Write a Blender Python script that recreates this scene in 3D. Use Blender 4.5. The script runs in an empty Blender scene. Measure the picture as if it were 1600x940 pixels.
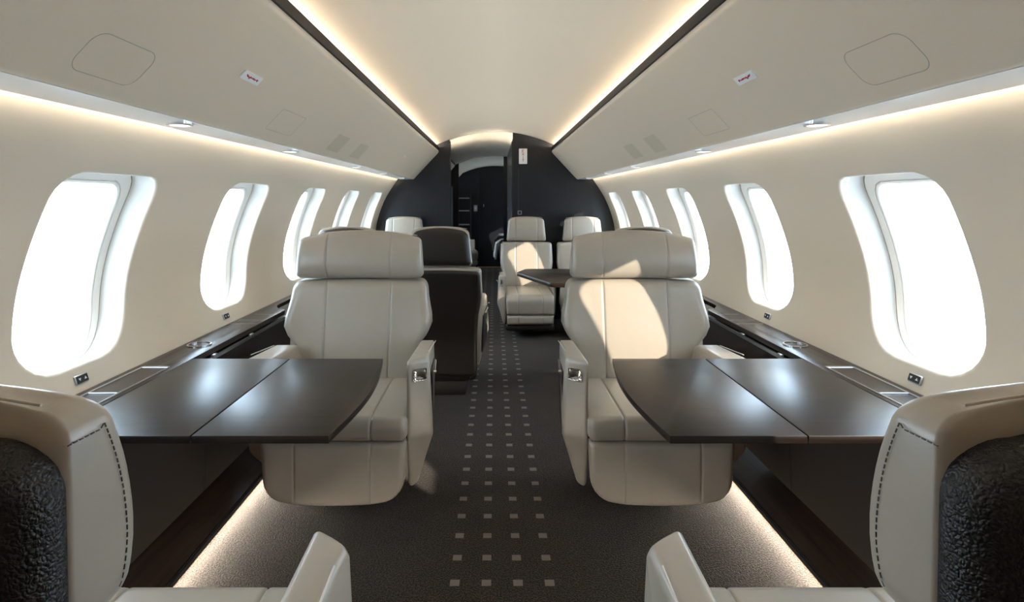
import bpy, bmesh, math, random
from math import sin, cos, pi, sqrt, radians
from mathutils import Vector, Matrix
random.seed(4)
S = bpy.context.scene
COL = S.collection

# ------------------------------------------------------------------ materials
def mat(name, color, rough=0.5, metal=0.0, spec=0.5, coat=0.0, coat_rough=0.1,
        bump=None, vary=None, emit=None, sheen=0.0):
    """bump=(kind, scale, strength, distance); vary=(scale, amount)"""
    m = bpy.data.materials.new(name); m.use_nodes = True
    nt = m.node_tree; b = nt.nodes['Principled BSDF']
    b.inputs['Base Color'].default_value = (*color, 1)
    b.inputs['Roughness'].default_value = rough
    b.inputs['Metallic'].default_value = metal
    b.inputs['Specular IOR Level'].default_value = spec
    b.inputs['Coat Weight'].default_value = coat
    b.inputs['Coat Roughness'].default_value = coat_rough
    b.inputs['Sheen Weight'].default_value = sheen
    tc = nt.nodes.new('ShaderNodeTexCoord')
    if emit:
        b.inputs['Emission Color'].default_value = (*emit[0], 1)
        b.inputs['Emission Strength'].default_value = emit[1]
    if vary:
        n = nt.nodes.new('ShaderNodeTexNoise'); n.inputs['Scale'].default_value = vary[0]
        n.inputs['Detail'].default_value = 4
        nt.links.new(tc.outputs['Object'], n.inputs['Vector'])
        mx = nt.nodes.new('ShaderNodeMix'); mx.data_type = 'RGBA'
        a = vary[1]
        mx.inputs[6].default_value = (*[c * (1 - a) for c in color], 1)
        mx.inputs[7].default_value = (*[c * (1 + a) for c in color], 1)
        nt.links.new(n.outputs['Fac'], mx.inputs[0])
        nt.links.new(mx.outputs[2], b.inputs['Base Color'])
    if bump:
        kind, sc, st, dist = bump
        if kind == 'pebble':
            t = nt.nodes.new('ShaderNodeTexVoronoi'); t.inputs['Scale'].default_value = sc
            t.feature = 'F1'; out = t.outputs['Distance']
            nz = nt.nodes.new('ShaderNodeTexNoise'); nz.inputs['Scale'].default_value = sc * .35
            nt.links.new(tc.outputs['Object'], nz.inputs['Vector'])
            ad = nt.nodes.new('ShaderNodeVectorMath'); ad.operation = 'MULTIPLY_ADD'
            ad.inputs[1].default_value = (.006, .006, .006)
            nt.links.new(nz.outputs['Color'], ad.inputs[0]); nt.links.new(tc.outputs['Object'], ad.inputs[2])
            nt.links.new(ad.outputs[0], t.inputs['Vector'])
            inv = nt.nodes.new('ShaderNodeMath'); inv.operation = 'MULTIPLY'; inv.inputs[1].default_value = -1
            nt.links.new(out, inv.inputs[0]); out = inv.outputs[0]
        else:
            t = nt.nodes.new('ShaderNodeTexNoise'); t.inputs['Scale'].default_value = sc
            t.inputs['Detail'].default_value = 6; out = t.outputs['Fac']
            nt.links.new(tc.outputs['Object'], t.inputs['Vector'])
        bp = nt.nodes.new('ShaderNodeBump'); bp.inputs['Strength'].default_value = st
        bp.inputs['Distance'].default_value = dist
        nt.links.new(out, bp.inputs['Height']); nt.links.new(bp.outputs['Normal'], b.inputs['Normal'])
    return m

def wood_mat(name, c1, c2, rough, axis='Y', scale=1.0, coat=.6, coat_rough=.22, spec=.5):
    m = bpy.data.materials.new(name); m.use_nodes = True
    nt = m.node_tree; b = nt.nodes['Principled BSDF']
    tc = nt.nodes.new('ShaderNodeTexCoord'); mp = nt.nodes.new('ShaderNodeMapping')
    s = [60 * scale] * 3; s['XYZ'.index(axis)] = 2.5 * scale
    mp.inputs['Scale'].default_value = s
    nt.links.new(tc.outputs['Object'], mp.inputs['Vector'])
    n = nt.nodes.new('ShaderNodeTexNoise'); n.inputs['Scale'].default_value = 1.0
    n.inputs['Detail'].default_value = 6; n.inputs['Roughness'].default_value = .65
    nt.links.new(mp.outputs['Vector'], n.inputs['Vector'])
    r = nt.nodes.new('ShaderNodeValToRGB')
    r.color_ramp.elements[0].position = .35; r.color_ramp.elements[0].color = (*c1, 1)
    r.color_ramp.elements[1].position = .7; r.color_ramp.elements[1].color = (*c2, 1)
    nt.links.new(n.outputs['Fac'], r.inputs['Fac']); nt.links.new(r.outputs['Color'], b.inputs['Base Color'])
    b.inputs['Roughness'].default_value = rough
    b.inputs['Specular IOR Level'].default_value = spec
    b.inputs['Coat Weight'].default_value = coat; b.inputs['Coat Roughness'].default_value = coat_rough
    return m

def glass_mat(name):
    m = bpy.data.materials.new(name); m.use_nodes = True
    nt = m.node_tree; nt.nodes.clear()
    o = nt.nodes.new('ShaderNodeOutputMaterial'); mx = nt.nodes.new('ShaderNodeMixShader')
    t = nt.nodes.new('ShaderNodeBsdfTransparent'); t.inputs['Color'].default_value = (.97, .985, 1, 1)
    g = nt.nodes.new('ShaderNodeBsdfGlossy'); g.inputs['Roughness'].default_value = .03
    f = nt.nodes.new('ShaderNodeFresnel'); f.inputs['IOR'].default_value = 1.45
    nt.links.new(f.outputs[0], mx.inputs[0]); nt.links.new(t.outputs[0], mx.inputs[1])
    nt.links.new(g.outputs[0], mx.inputs[2]); nt.links.new(mx.outputs[0], o.inputs['Surface'])
    return m

def carpet_mat():
    m = bpy.data.materials.new('carpet'); m.use_nodes = True
    nt = m.node_tree; b = nt.nodes['Principled BSDF']; L = nt.links.new
    tc = nt.nodes.new('ShaderNodeTexCoord'); sep = nt.nodes.new('ShaderNodeSeparateXYZ')
    L(tc.outputs['Object'], sep.inputs[0])
    def mth(op, a, v=None, c=None):
        n = nt.nodes.new('ShaderNodeMath'); n.operation = op
        for i, q in enumerate((a, v, c)):
            if q is None: continue
            if isinstance(q, (int, float)): n.inputs[i].default_value = q
            else: L(q, n.inputs[i])
        return n.outputs[0]
    def cell(src, off, pitch, half):
        u = mth('MULTIPLY_ADD', src, 1 / pitch, -off / pitch + 1000.0)
        fr = mth('FRACT', u); return mth('LESS_THAN', mth('ABSOLUTE', mth('SUBTRACT', fr, .5)), half)
    mx_ = cell(sep.outputs[0], 0.0135, .0993, .151)       # columns centred at +-.5 cells
    my_ = cell(sep.outputs[1], 1.809 - .1275 / 2, .1275, .118)
    inb = mth('LESS_THAN', mth('ABSOLUTE', mth('SUBTRACT', sep.outputs[0], .0135)), .199)
    mask = mth('MULTIPLY', mth('MULTIPLY', mx_, my_), inb)
    n = nt.nodes.new('ShaderNodeTexNoise'); n.inputs['Scale'].default_value = 190; n.inputs['Detail'].default_value = 2
    n2 = nt.nodes.new('ShaderNodeTexNoise'); n2.inputs['Scale'].default_value = 9; n2.inputs['Detail'].default_value = 5
    L(tc.outputs['Object'], n.inputs['Vector']); L(tc.outputs['Object'], n2.inputs['Vector'])
    r = nt.nodes.new('ShaderNodeValToRGB')
    r.color_ramp.elements[0].position = .43; r.color_ramp.elements[0].color = (.004, .003, .002, 1)
    r.color_ramp.elements[1].position = .60; r.color_ramp.elements[1].color = (.088, .054, .034, 1)
    L(n.outputs['Fac'], r.inputs['Fac'])
    hv = nt.nodes.new('ShaderNodeMix'); hv.data_type = 'RGBA'; hv.blend_type = 'MULTIPLY'
    hv.inputs[0].default_value = .5
    L(r.outputs['Color'], hv.inputs[6]); L(n2.outputs['Fac'], hv.inputs[7])
    mx = nt.nodes.new('ShaderNodeMix'); mx.data_type = 'RGBA'
    L(mask, mx.inputs[0]); L(hv.outputs[2], mx.inputs[6]); mx.inputs[7].default_value = (.22, .18, .15, 1)
    L(mx.outputs[2], b.inputs['Base Color'])
    b.inputs['Roughness'].default_value = .95; b.inputs['Specular IOR Level'].default_value = .1
    b.inputs['Sheen Weight'].default_value = .15
    bp = nt.nodes.new('ShaderNodeBump'); bp.inputs['Strength'].default_value = .8; bp.inputs['Distance'].default_value = .004
    L(n.outputs['Fac'], bp.inputs['Height']); L(bp.outputs['Normal'], b.inputs['Normal'])
    return m

M = {}
M['shell'] = mat('shell_beige', (.66, .58, .465), .6, spec=.3, bump=('noise', 700, .12, .001), vary=(260, .03))
M['bin'] = mat('bin_beige', (.73, .615, .47), .55, spec=.3, bump=('noise', 700, .1, .001), vary=(260, .03))
M['bin_gloss'] = mat('bin_underside', (.76, .74, .71), .22, spec=.6)
M['ceil'] = mat('ceiling_beige', (.68, .605, .49), .6, spec=.25, bump=('noise', 600, .08, .001))
M['leather'] = mat('cream_leather', (.385, .34, .278), .29, spec=.7, bump=('noise', 900, .10, .0008), vary=(30, .03))
M['leather_dark'] = mat('dark_leather', (.020, .0145, .011), .40, spec=.5, bump=('noise', 700, .25, .001))
M['leather_pebble'] = mat('pebbled_dark_leather', (.014, .011, .009), .42, spec=.45, bump=('pebble', 400, .6, .002))
M['stitch'] = mat('stitching_thread', (.10, .085, .07), .8)
M['piping'] = mat('piping_leather', (.62, .57, .50), .4)
M['wood'] = wood_mat('dark_walnut', (.010, .006, .0045), (.034, .018, .011), .34, 'Y', coat=.30, coat_rough=.24, spec=.25)
M['wood_x'] = wood_mat('dark_walnut_table', (.007, .0045, .0035), (.024, .013, .008), .36, 'X', coat=.5, coat_rough=.34, spec=.1)
M['wood_v'] = wood_mat('bulkhead_veneer', (.006, .0072, .0105), (.011, .013, .018), .36, 'Z', coat=.35, coat_rough=.26, spec=.3)  # blue of the reflected daylight is tinted into the near-black base colour
M['panel_dark'] = mat('dado_leather', (.030, .021, .016), .55, spec=.35, bump=('noise', 500, .2, .001))
M['black'] = mat('black_plastic', (.006, .006, .007), .4)
M['slot'] = mat('slot_grey', (.05, .048, .046), .5)
M['trim'] = mat('charcoal_trim', (.006, .007, .010), .45, spec=.15)
M['chrome'] = mat('chrome', (.80, .82, .84), .12, metal=1)
M['steel'] = mat('brushed_steel', (.55, .57, .58), .28, metal=1)
M['plastic'] = mat('white_reveal_plastic', (.45, .405, .35), .40, spec=.5)
M['frame_white'] = mat('white_frame_plastic', (.80, .755, .69), .35)
M['placard'] = mat('white_placard', (.85, .84, .82), .4)
M['red'] = mat('red_lettering', (.45, .01, .02), .5)
M['white'] = mat('white_marks', (.85, .85, .85), .5)
M['glass'] = glass_mat('window_glass')
M['led'] = mat('led_warm', (1, 1, 1), .5, emit=((1.0, .92, .82), 30.0))
M['led_wall'] = mat('led_wall_warm', (1, 1, 1), .5, emit=((1.0, .93, .83), 17.0))
M['led_floor'] = mat('led_floor_warm', (1, 1, 1), .5, emit=((1.0, .91, .78), 60.0))
M['led_aft_fill'] = mat('led_aft_cabin_fill', (1, 1, 1), .5, emit=((1.0, .90, .75), 750.0))  # unseen strips, boosted far above the main cove to brighten the aft room
M['led_far_fill'] = mat('led_far_cabin_fill', (1, 1, 1), .5, emit=((1.0, .92, .80), 1500.0))  # unseen strips added and boosted to light the bed compartment
M['lens'] = mat('lamp_lens', (1, 1, 1), .3, emit=((1.0, .96, .9), 1.2))
M['sheet'] = mat('white_linen', (.80, .80, .80), .8, bump=('noise', 60, .3, .004))
M['throw'] = mat('brown_throw', (.035, .018, .012), .9, sheen=.3)
M['carpet'] = carpet_mat()
M['gold'] = mat('brass_threshold', (.75, .5, .25), .3, metal=1)
M['seam_dark'] = mat('panel_gap', (.40, .36, .29), .8)
M['grille'] = mat('grille_fabric', (.64, .535, .405), .8, bump=('noise', 900, .6, .002))

# ------------------------------------------------------------------ mesh builder
MIR = 1.0          # handedness of the seat being built
OFFY = 0.0         # local y shift of the thing being built
class MB:
    def __init__(s): s.v = []; s.f = []
    def add(s, vs, fs):
        n = len(s.v); s.v += [tuple(v) for v in vs]; s.f += [tuple(i + n for i in f) for f in fs]; return s
    def box(s, c, d, r=0.0, seg=2, rot=None):
        bm = bmesh.new(); bmesh.ops.create_cube(bm, size=1)
        for v in bm.verts: v.co = Vector((v.co.x * d[0], v.co.y * d[1], v.co.z * d[2]))
        if r > 0: bmesh.ops.bevel(bm, geom=bm.edges[:], offset=min(r, min(d) * .49), segments=seg, profile=.5, affect='EDGES')
        bm.verts.index_update()
        R = rot if rot is not None else Matrix.Identity(3)
        s.add([R @ v.co + Vector(c) for v in bm.verts], [[v.index for v in f.verts] for f in bm.faces]); bm.free(); return s
    def tube(s, pts, r, n=8, closed=False):
        pts = [Vector(p) for p in pts]; N = len(pts); rings = []; ref = None
        for i, p in enumerate(pts):
            a = pts[(i - 1) % N] if (closed or i > 0) else p; b = pts[(i + 1) % N] if (closed or i < N - 1) else p
            t = (b - a).normalized()
            if ref is None: ref = t.orthogonal().normalized()
            ref = (ref - t * ref.dot(t))
            ref = ref.normalized() if ref.length > 1e-6 else t.orthogonal().normalized()
            bi = t.cross(ref); rings.append([p + (ref * cos(2 * pi * k / n) + bi * sin(2 * pi * k / n)) * r for k in range(n)])
        vs = [q for R in rings for q in R]; fs = []
        for i in range(N if closed else N - 1):
            j = (i + 1) % N
            for k in range(n): fs.append((i * n + k, i * n + (k + 1) % n, j * n + (k + 1) % n, j * n + k))
        if not closed: fs += [tuple(range(n))[::-1], tuple(range((N - 1) * n, N * n))]
        return s.add(vs, fs)
    def prism_y(s, prof, y0, y1):
        n = len(prof)
        s.add([(x, y0, z) for x, z in prof] + [(x, y1, z) for x, z in prof],
              [tuple(range(n))[::-1], tuple(range(n, 2 * n))] + [(i, (i + 1) % n, n + (i + 1) % n, n + i) for i in range(n)]); return s
    def prism_z(s, prof, z0, z1, r=0.0):
        """vertical prism of an (x,y) outline with a softened edge"""
        n = len(prof); rings = []
        steps = [(r, 0), (r * .3, r * .3), (0, r)] if r > 0 else [(0, 0)]
        lev = [(z0 + h, i) for i, h in steps] + [(z1 - h, i) for i, h in reversed(steps)]
        nr = normals2(prof)
        for z, ins in lev: rings.append([(p[0] - q[0] * ins, p[1] - q[1] * ins, z) for p, q in zip(prof, nr)])
        vs = [q for R in rings for q in R]; fs = []
        for i in range(len(rings) - 1):
            for k in range(n): fs.append((i * n + k, i * n + (k + 1) % n, (i + 1) * n + (k + 1) % n, (i + 1) * n + k))
        m = len(rings)
        return s.add(vs, fs + [tuple(range(n))[::-1], tuple(range((m - 1) * n, m * n))])
    def cyl(s, c, r, h, n=24, axis='Z', r2=None):
        r2 = r if r2 is None else r2; vs = []
        for q, (rr, d) in enumerate(((r, -h / 2), (r2, h / 2))):
            for k in range(n):
                a = 2 * pi * k / n; p = (rr * cos(a), rr * sin(a), d)
                if axis == 'Y': p = (p[0], p[2], p[1])
                if axis == 'X': p = (p[2], p[0], p[1])
                vs.append((p[0] + c[0], p[1] + c[1], p[2] + c[2]))
        return s.add(vs, [tuple(range(n))[::-1], tuple(range(n, 2 * n))] + [(k, (k + 1) % n, n + (k + 1) % n, n + k) for k in range(n)])
    def ring(s, c, ro, ri, h, n=32):
        vs = []
        for (r, z) in ((ri, 0), (ri, h), (ro, h), (ro, 0)):
            for k in range(n):
                a = 2 * pi * k / n; vs.append((c[0] + r * cos(a), c[1] + r * sin(a), c[2] + z))
        fs = []
        for q in range(4):
            for k in range(n): fs.append((q * n + k, q * n + (k + 1) % n, ((q + 1) % 4) * n + (k + 1) % n, ((q + 1) % 4) * n + k))
        return s.add(vs, fs)
    def build(s, name, m, parent=None, smooth=True, angle=42, recalc=True):
        vs = [(v[0] * MIR, v[1] + OFFY, v[2]) for v in s.v]
        me = bpy.data.meshes.new(name); me.from_pydata(vs, [], s.f if (recalc or MIR > 0) else [f[::-1] for f in s.f])
        bm = bmesh.new(); bm.from_mesh(me)
        bmesh.ops.remove_doubles(bm, verts=bm.verts[:], dist=1e-6)
        if recalc: bmesh.ops.recalc_face_normals(bm, faces=bm.faces[:])
        for f in bm.faces: f.smooth = smooth
        bm.to_mesh(me); bm.free()
        if smooth and angle: me.set_sharp_from_angle(angle=radians(angle))
        me.materials.append(M[m] if isinstance(m, str) else m)
        o = bpy.data.objects.new(name, me); COL.objects.link(o)
        if parent is not None: o.parent = parent
        return o

def normals2(prof):
    n = len(prof); out = []
    ar = sum(prof[i][0] * prof[(i + 1) % n][1] - prof[(i + 1) % n][0] * prof[i][1] for i in range(n))
    sg = 1 if ar > 0 else -1
    for i in range(n):
        ax, ay = prof[i - 1]; bx, by = prof[i]; cx, cy = prof[(i + 1) % n]
        def nn(x0, y0, x1, y1):
            dx, dy = x1 - x0, y1 - y0; l = sqrt(dx * dx + dy * dy) or 1e-9; return (dy / l * sg, -dx / l * sg)
        p, q = nn(ax, ay, bx, by), nn(bx, by, cx, cy); x, y = p[0] + q[0], p[1] + q[1]; l = sqrt(x * x + y * y) or 1
        k = min(1.0 / max(l / 2, .5), 1.6); out.append((x / l * k, y / l * k))
    return out

def rpoly(pts, seg=6):
    """closed polygon of (a, b, radius) with rounded corners"""
    out = []; n = len(pts)
    for i, (x, y, r) in enumerate(pts):
        P = Vector((x, y)); A = Vector(pts[i - 1][:2]); B = Vector(pts[(i + 1) % n][:2])
        if r <= 0: out.append((x, y)); continue
        u = (A - P); v = (B - P); lu, lv = u.length, v.length; u /= lu; v /= lv
        ang = math.acos(max(-1, min(1, u.dot(v)))); d = min(r / math.tan(ang / 2), lu * .49, lv * .49); r2 = d * math.tan(ang / 2)
        c = P + (u + v).normalized() * (r2 / sin(ang / 2)); a, b = P + u * d - c, P + v * d - c
        a0 = math.atan2(a.y, a.x); da = math.atan2(b.y, b.x) - a0
        while da > pi: da -= 2 * pi
        while da < -pi: da += 2 * pi
        for k in range(seg + 1):
            t = a0 + da * k / seg; out.append((c.x + r2 * cos(t), c.y + r2 * sin(t)))
    return out

def extrude_x(prof, x0, x1, r, seams=(), warp=None, nx=6, gd=.0045, mb=None):
    """(y,z) side profile swept along x with rounded ends and sewn grooves"""
    mb = mb or MB(); n = len(prof); nr = normals2(prof); st = []
    for k in range(6):
        a = pi / 2 * k / 5; st.append((x0 + r * (1 - cos(a)), r * (1 - sin(a))))
    xs = [x0 + r + (x1 - x0 - 2 * r) * k / nx for k in range(1, nx)]
    xs = [x for x in xs if all(abs(x - q) > .012 for q in seams)]
    for q in seams: xs += [q - .009, q - .005, q - .002, q, q + .002, q + .005, q + .009]
    for x in sorted(xs):
        ins = 0
        for q in seams: ins = max(ins, gd * math.exp(-((x - q) / .0032) ** 2))
        st.append((x, ins))
    for k in range(6):
        a = pi / 2 * (1 - k / 5); st.append((x1 - r * (1 - cos(a)), r * (1 - sin(a))))
    vs = []
    for x, ins in st:
        for p, q in zip(prof, nr):
            v = (x, p[0] - q[0] * ins, p[1] - q[1] * ins)
            vs.append(warp(*v) if warp else v)
    fs = []
    for i in range(len(st) - 1):
        for k in range(n): fs.append((i * n + k, i * n + (k + 1) % n, (i + 1) * n + (k + 1) % n, (i + 1) * n + k))
    m = len(st); fs += [tuple(range(n))[::-1], tuple(range((m - 1) * n, m * n))]
    return mb.add(vs, fs)

def pillow(z0, z1, Lf, Rf, yf, T, r=.03, ry=.03, seams=(), gd=.005, arch=0.0, archb=0.0, bulge=0.0,
           ryb=None, yb=None, mb=None, bolster=None):
    """padded panel in the xz plane facing -y: Lf/Rf(z) side outlines, yf(z) front, T thickness"""
    mb = mb or MB(); ryb = ry if ryb is None else ryb
    def f(d): 
        d = max(0, min(1, d / r)); return sqrt(1 - (1 - d) ** 2)
    zm = (z0 + z1) / 2; W = Rf(zm) - Lf(zm); H = z1 - z0
    ed = [0, .02, .07, .15, .28, .45, .7, 1.0]
    us = set([r * e / W for e in ed] + [1 - r * e / W for e in ed] + [k / 10 for k in range(1, 10) if r / W < k / 10 < 1 - r / W])
    for q in seams:
        u = (q - Lf(zm)) / W
        us -= {a for a in us if abs(a - u) < .012 / W}
        us |= {u + d / W for d in (-.010, -.006, -.003, -.001, .001, .003, .006, .010)}
    us = sorted(us)
    vs_ = sorted(set([r * e / H for e in ed] + [1 - r * e / H for e in ed] + [k / 12 for k in range(1, 12) if r / H < k / 12 < 1 - r / H]))
    nu, nv = len(us), len(vs_); F = []; B = []
    for v in vs_:
        zz = z0 + v * H
        for u in us:
            c = (2 * u - 1) ** 2
            zt, zb = z1 - arch * c, z0 + archb * c
            z = zb + v * (zt - zb); L, R = Lf(zz), Rf(zz); x = L + u * (R - L)
            if len(seams) == 2:
                xr = Lf(zm) + u * W; q0, q1 = seams
                if xr < q0: x = L + (xr - Lf(zm)) / (q0 - Lf(zm)) * (q0 - L)
                elif xr > q1: x = R - (Rf(zm) - xr) / (Rf(zm) - q1) * (R - q1)
                else: x = xr
            e = f(min(u, 1 - u) * (R - L)) * f(min(v, 1 - v) * H)
            g = 0
            for q in seams:
                xq = q
                g = max(g, gd * math.exp(-((x - xq) / .0032) ** 2))
            y = yf(z) + ry * (1 - e) + g * e - bulge * 4 * v * (1 - v) * (1 - c)
            if bolster: y += bolster(x, z, u)
            F.append((x, y, z))
            B.append((x, (yb(z) if yb else yf(z) + T) - ryb * (1 - e), z))
    n = nu * nv; fs = []
    for j in range(nv - 1):
        for i in range(nu - 1):
            a = j * nu + i; fs.append((a, a + 1, a + nu + 1, a + nu)); fs.append((n + a, n + a + nu, n + a + nu + 1, n + a + 1))
    bd = [i for i in range(nu)] + [j * nu + nu - 1 for j in range(1, nv)] + [(nv - 1) * nu + i for i in range(nu - 2, -1, -1)] + [j * nu for j in range(nv - 2, 0, -1)]
    for k in range(len(bd)):
        a, b = bd[k], bd[(k + 1) % len(bd)]; fs.append((a, n + a, n + b, b))
    return mb.add(F + B, fs)

def lerp_tab(tab):
    def g(z):
        if z <= tab[0][0]: return tab[0][1]
        for (a, p), (b, q) in zip(tab, tab[1:]):
            if z <= b:
                t = (z - a) / (b - a); t = t * t * (3 - 2 * t); return p + (q - p) * t
        return tab[-1][1]
    return g

def corner(hw, z0, z1, R0, R1):
    """half width with rounded bottom / top corners; hw may be a function of z"""
    h = hw if callable(hw) else (lambda z: hw)
    def g(z):
        d = 0
        if R1 and z > z1 - R1: q = z - (z1 - R1); d = R1 - sqrt(max(0, R1 * R1 - q * q))
        if R0 and z < z0 + R0: q = (z0 + R0) - z; d = max(d, R0 - sqrt(max(0, R0 * R0 - q * q)))
        return h(z) - d
    return g

def empty(name, loc, label, cat, group=None, rz=0.0):
    o = bpy.data.objects.new(name, None); COL.objects.link(o); o.empty_display_size = .05
    o.location = loc; o.rotation_euler = (0, 0, rz); o['label'] = label; o['category'] = cat
    if group: o['group'] = group
    return o
def tag(o, label, cat, group=None, kind=None):
    o['label'] = label; o['category'] = cat
    if group: o['group'] = group
    if kind: o['kind'] = kind
    return o
def struct(o): o['kind'] = 'structure'; return o
def copy_tree(src, loc, rz, label, group=None):
    r = src.copy(); COL.objects.link(r); r.location = loc; r.rotation_euler = (0, 0, rz); r['label'] = label
    if group: r['group'] = group
    for ch in list(src.children):
        c = ch.copy(); COL.objects.link(c); c.parent = r
        for g in list(ch.children):
            d = g.copy(); COL.objects.link(d); d.parent = c
    return r

# ------------------------------------------------------------------ camera
FOC = 900.0
cam = bpy.data.cameras.new('camera'); co = bpy.data.objects.new('camera', cam); COL.objects.link(co)
co.location = (-.012, 0, 1.2); co.rotation_euler = (pi / 2, 0, 0)
cam.sensor_width = 36; cam.lens = FOC / 1600 * 36
cam.shift_x = (800 - 772) / 1600; cam.shift_y = -(470 - 313) / 1600
cam.clip_start = .02
S.camera = co

# ------------------------------------------------------------------ shell
Y0, YB = -1.3, 5.85
def ceil_z(x, z0=1.902): return z0 - .385 * x * x
PROF = [(.92, 1.576), (.955, 1.48), (.992, 1.4145), (1.052, 1.325), (1.112, 1.226), (1.165, 1.10), (1.203, .97), (1.216, .85), (1.206, .75), (1.180, .66), (1.15, .56), (1.12, .40), (1.09, .2), (1.07, 0.0)]
def catmull(P, n=10):
    out = []
    for i in range(len(P) - 1):
        p0 = P[max(i - 1, 0)]; p1 = P[i]; p2 = P[i + 1]; p3 = P[min(i + 2, len(P) - 1)]
        for k in range(n):
            t = k / n
            out.append(tuple(.5 * (2 * b + (c - a) * t + (2 * a - 5 * b + 4 * c - d) * t * t + (-a + 3 * b - 3 * c + d) * t ** 3) for a, b, c, d in zip(p0, p1, p2, p3)))
    out.append(P[-1]); return out
DP = catmull(PROF); TL = [0.0]
for a, b in zip(DP, DP[1:]): TL.append(TL[-1] + sqrt((a[0] - b[0]) ** 2 + (a[1] - b[1]) ** 2))
def prof_at(t):
    t = max(0, min(TL[-1], t)); lo, hi = 0, len(TL) - 1
    while hi - lo > 1:
        m = (lo + hi) // 2
        if TL[m] <= t: lo = m
        else: hi = m
    w = (t - TL[lo]) / (TL[hi] - TL[lo]); a, b = DP[lo], DP[hi]
    x, z = a[0] + (b[0] - a[0]) * w, a[1] + (b[1] - a[1]) * w
    return x, z
def prof_n(t):
    a = prof_at(t - .02); b = prof_at(t + .02); dx, dz = b[0] - a[0], b[1] - a[1]; l = sqrt(dx * dx + dz * dz)
    return (-dz / l, dx / l)      # outward (+x)
def t_of_z(z):
    for i in range(len(DP) - 1):
        if DP[i][1] >= z >= DP[i + 1][1]:
            return TL[i] + (DP[i][1] - z) / (DP[i][1] - DP[i + 1][1]) * (TL[i + 1] - TL[i])
def wall_x(z): return prof_at(t_of_z(z))[0]

PITCH = .926; WC = [1.66 + PITCH * k for k in range(-1, 10)]     # window centres
TT, TB = t_of_z(1.278), t_of_z(.722); TC = (TT + TB) / 2; HT = (TB - TT) / 2; HY = .226
TA, TD = t_of_z(1.36), t_of_z(.675)
def inside(dy, dt, ins):
    hy, ht = HY - ins, HT - ins
    if abs(dy) > hy or abs(dt) > ht: return False
    R = (.085 if dt < 0 else .135) - ins * .6; R = max(R, .01)
    qx, qy = abs(dy) - (hy - R), abs(dt) - (ht - R)
    return not (qx > 0 and qy > 0 and qx * qx + qy * qy > R * R)
def loop_pt(ang_dir, ins):
    lo, hi = 0.0, 1.0
    for _ in range(26):
        m = (lo + hi) / 2
        if inside(ang_dir[0] * m, ang_dir[1] * m, ins): lo = m
        else: hi = m
    return ang_dir[0] * lo, ang_dir[1] * lo
NY, NT = 18, 20
def rect_dirs(hy, ta, td):
    a, d = ta - TC, td - TC; out = []
    for k in range(NY): out.append((-hy + 2 * hy * k / NY, a))
    for k in range(NT): out.append((hy, a + (d - a) * k / NT))
    for k in range(NY): out.append((hy - 2 * hy * k / NY, d))
    for k in range(NT): out.append((-hy, d - (d - a) * k / NT))
    return out
RD = rect_dirs(PITCH / 2, TA, TD)
def surf(y, t, depth=0.0):
    x, z = prof_at(t); n = prof_n(t); return (x + n[0] * depth, y, z + n[1] * depth)

def make_wall(side, ycells, yext):
    mb = MB()
    tops = [TA * k / 8 for k in range(9)]; bots = [TD + (TL[-1] - TD) * k / 8 for k in range(9)]
    ysm = []
    for c in ycells:
        for seq in (tops, bots):
            ys = [c - PITCH / 2 + PITCH * k / NY for k in range(NY + 1)]
            vs = [surf(y, t) for t in seq for y in ys]; n = NY + 1
            mb.add(vs, [(j * n + i, j * n + i + 1, (j + 1) * n + i + 1, (j + 1) * n + i) for j in range(len(seq) - 1) for i in range(NY)])
        rings = []; LP = [loop_pt(d, 0.0) for d in RD]
        for s in (0, .3, .55, .75, .88, .96, 1.0):
            rings.append([surf(c + d[0] + (l[0] - d[0]) * s, TC + d[1] + (l[1] - d[1]) * s) for d, l in zip(RD, LP)])
        for k in range(1, 6):
            a = pi / 2 * k / 5; ins, dep = .010 * sin(a), .010 * (1 - cos(a))
            rings.append([surf(c + q[0], TC + q[1], dep) for q in (loop_pt(d, ins) for d in RD)])
        rings.append([surf(c + q[0], TC + q[1], .05) for q in (loop_pt(d, .011) for d in RD)])
        n = len(RD); vs = [p for R in rings for p in R]
        mb.add(vs, [(j * n + i, j * n + (i + 1) % n, (j + 1) * n + (i + 1) % n, (j + 1) * n + i) for j in range(len(rings) - 1) for i in range(n)])
    allt = tops + [TA + (TD - TA) * k / NT for k in range(1, NT)] + bots
    for (a, b) in yext:
        vs = [surf(y, t) for t in allt for y in (a, b)]
        mb.add(vs, [(j * 2, j * 2 + 1, (j + 1) * 2 + 1, (j + 1) * 2) for j in range(len(allt) - 1)])
    global MIR
    MIR = side; o = mb.build('wall_right' if side > 0 else 'wall_left', 'shell', recalc=False, angle=60); MIR = 1.0
    return struct(o)

wy0, wy1 = WC[0] - PITCH / 2, WC[-1] + PITCH / 2
YEND = 10.6
for side in (1, -1):
    make_wall(side, WC, [(Y0, wy0), (wy1, YEND)] if wy0 > Y0 else [(wy1, YEND)])

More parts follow.
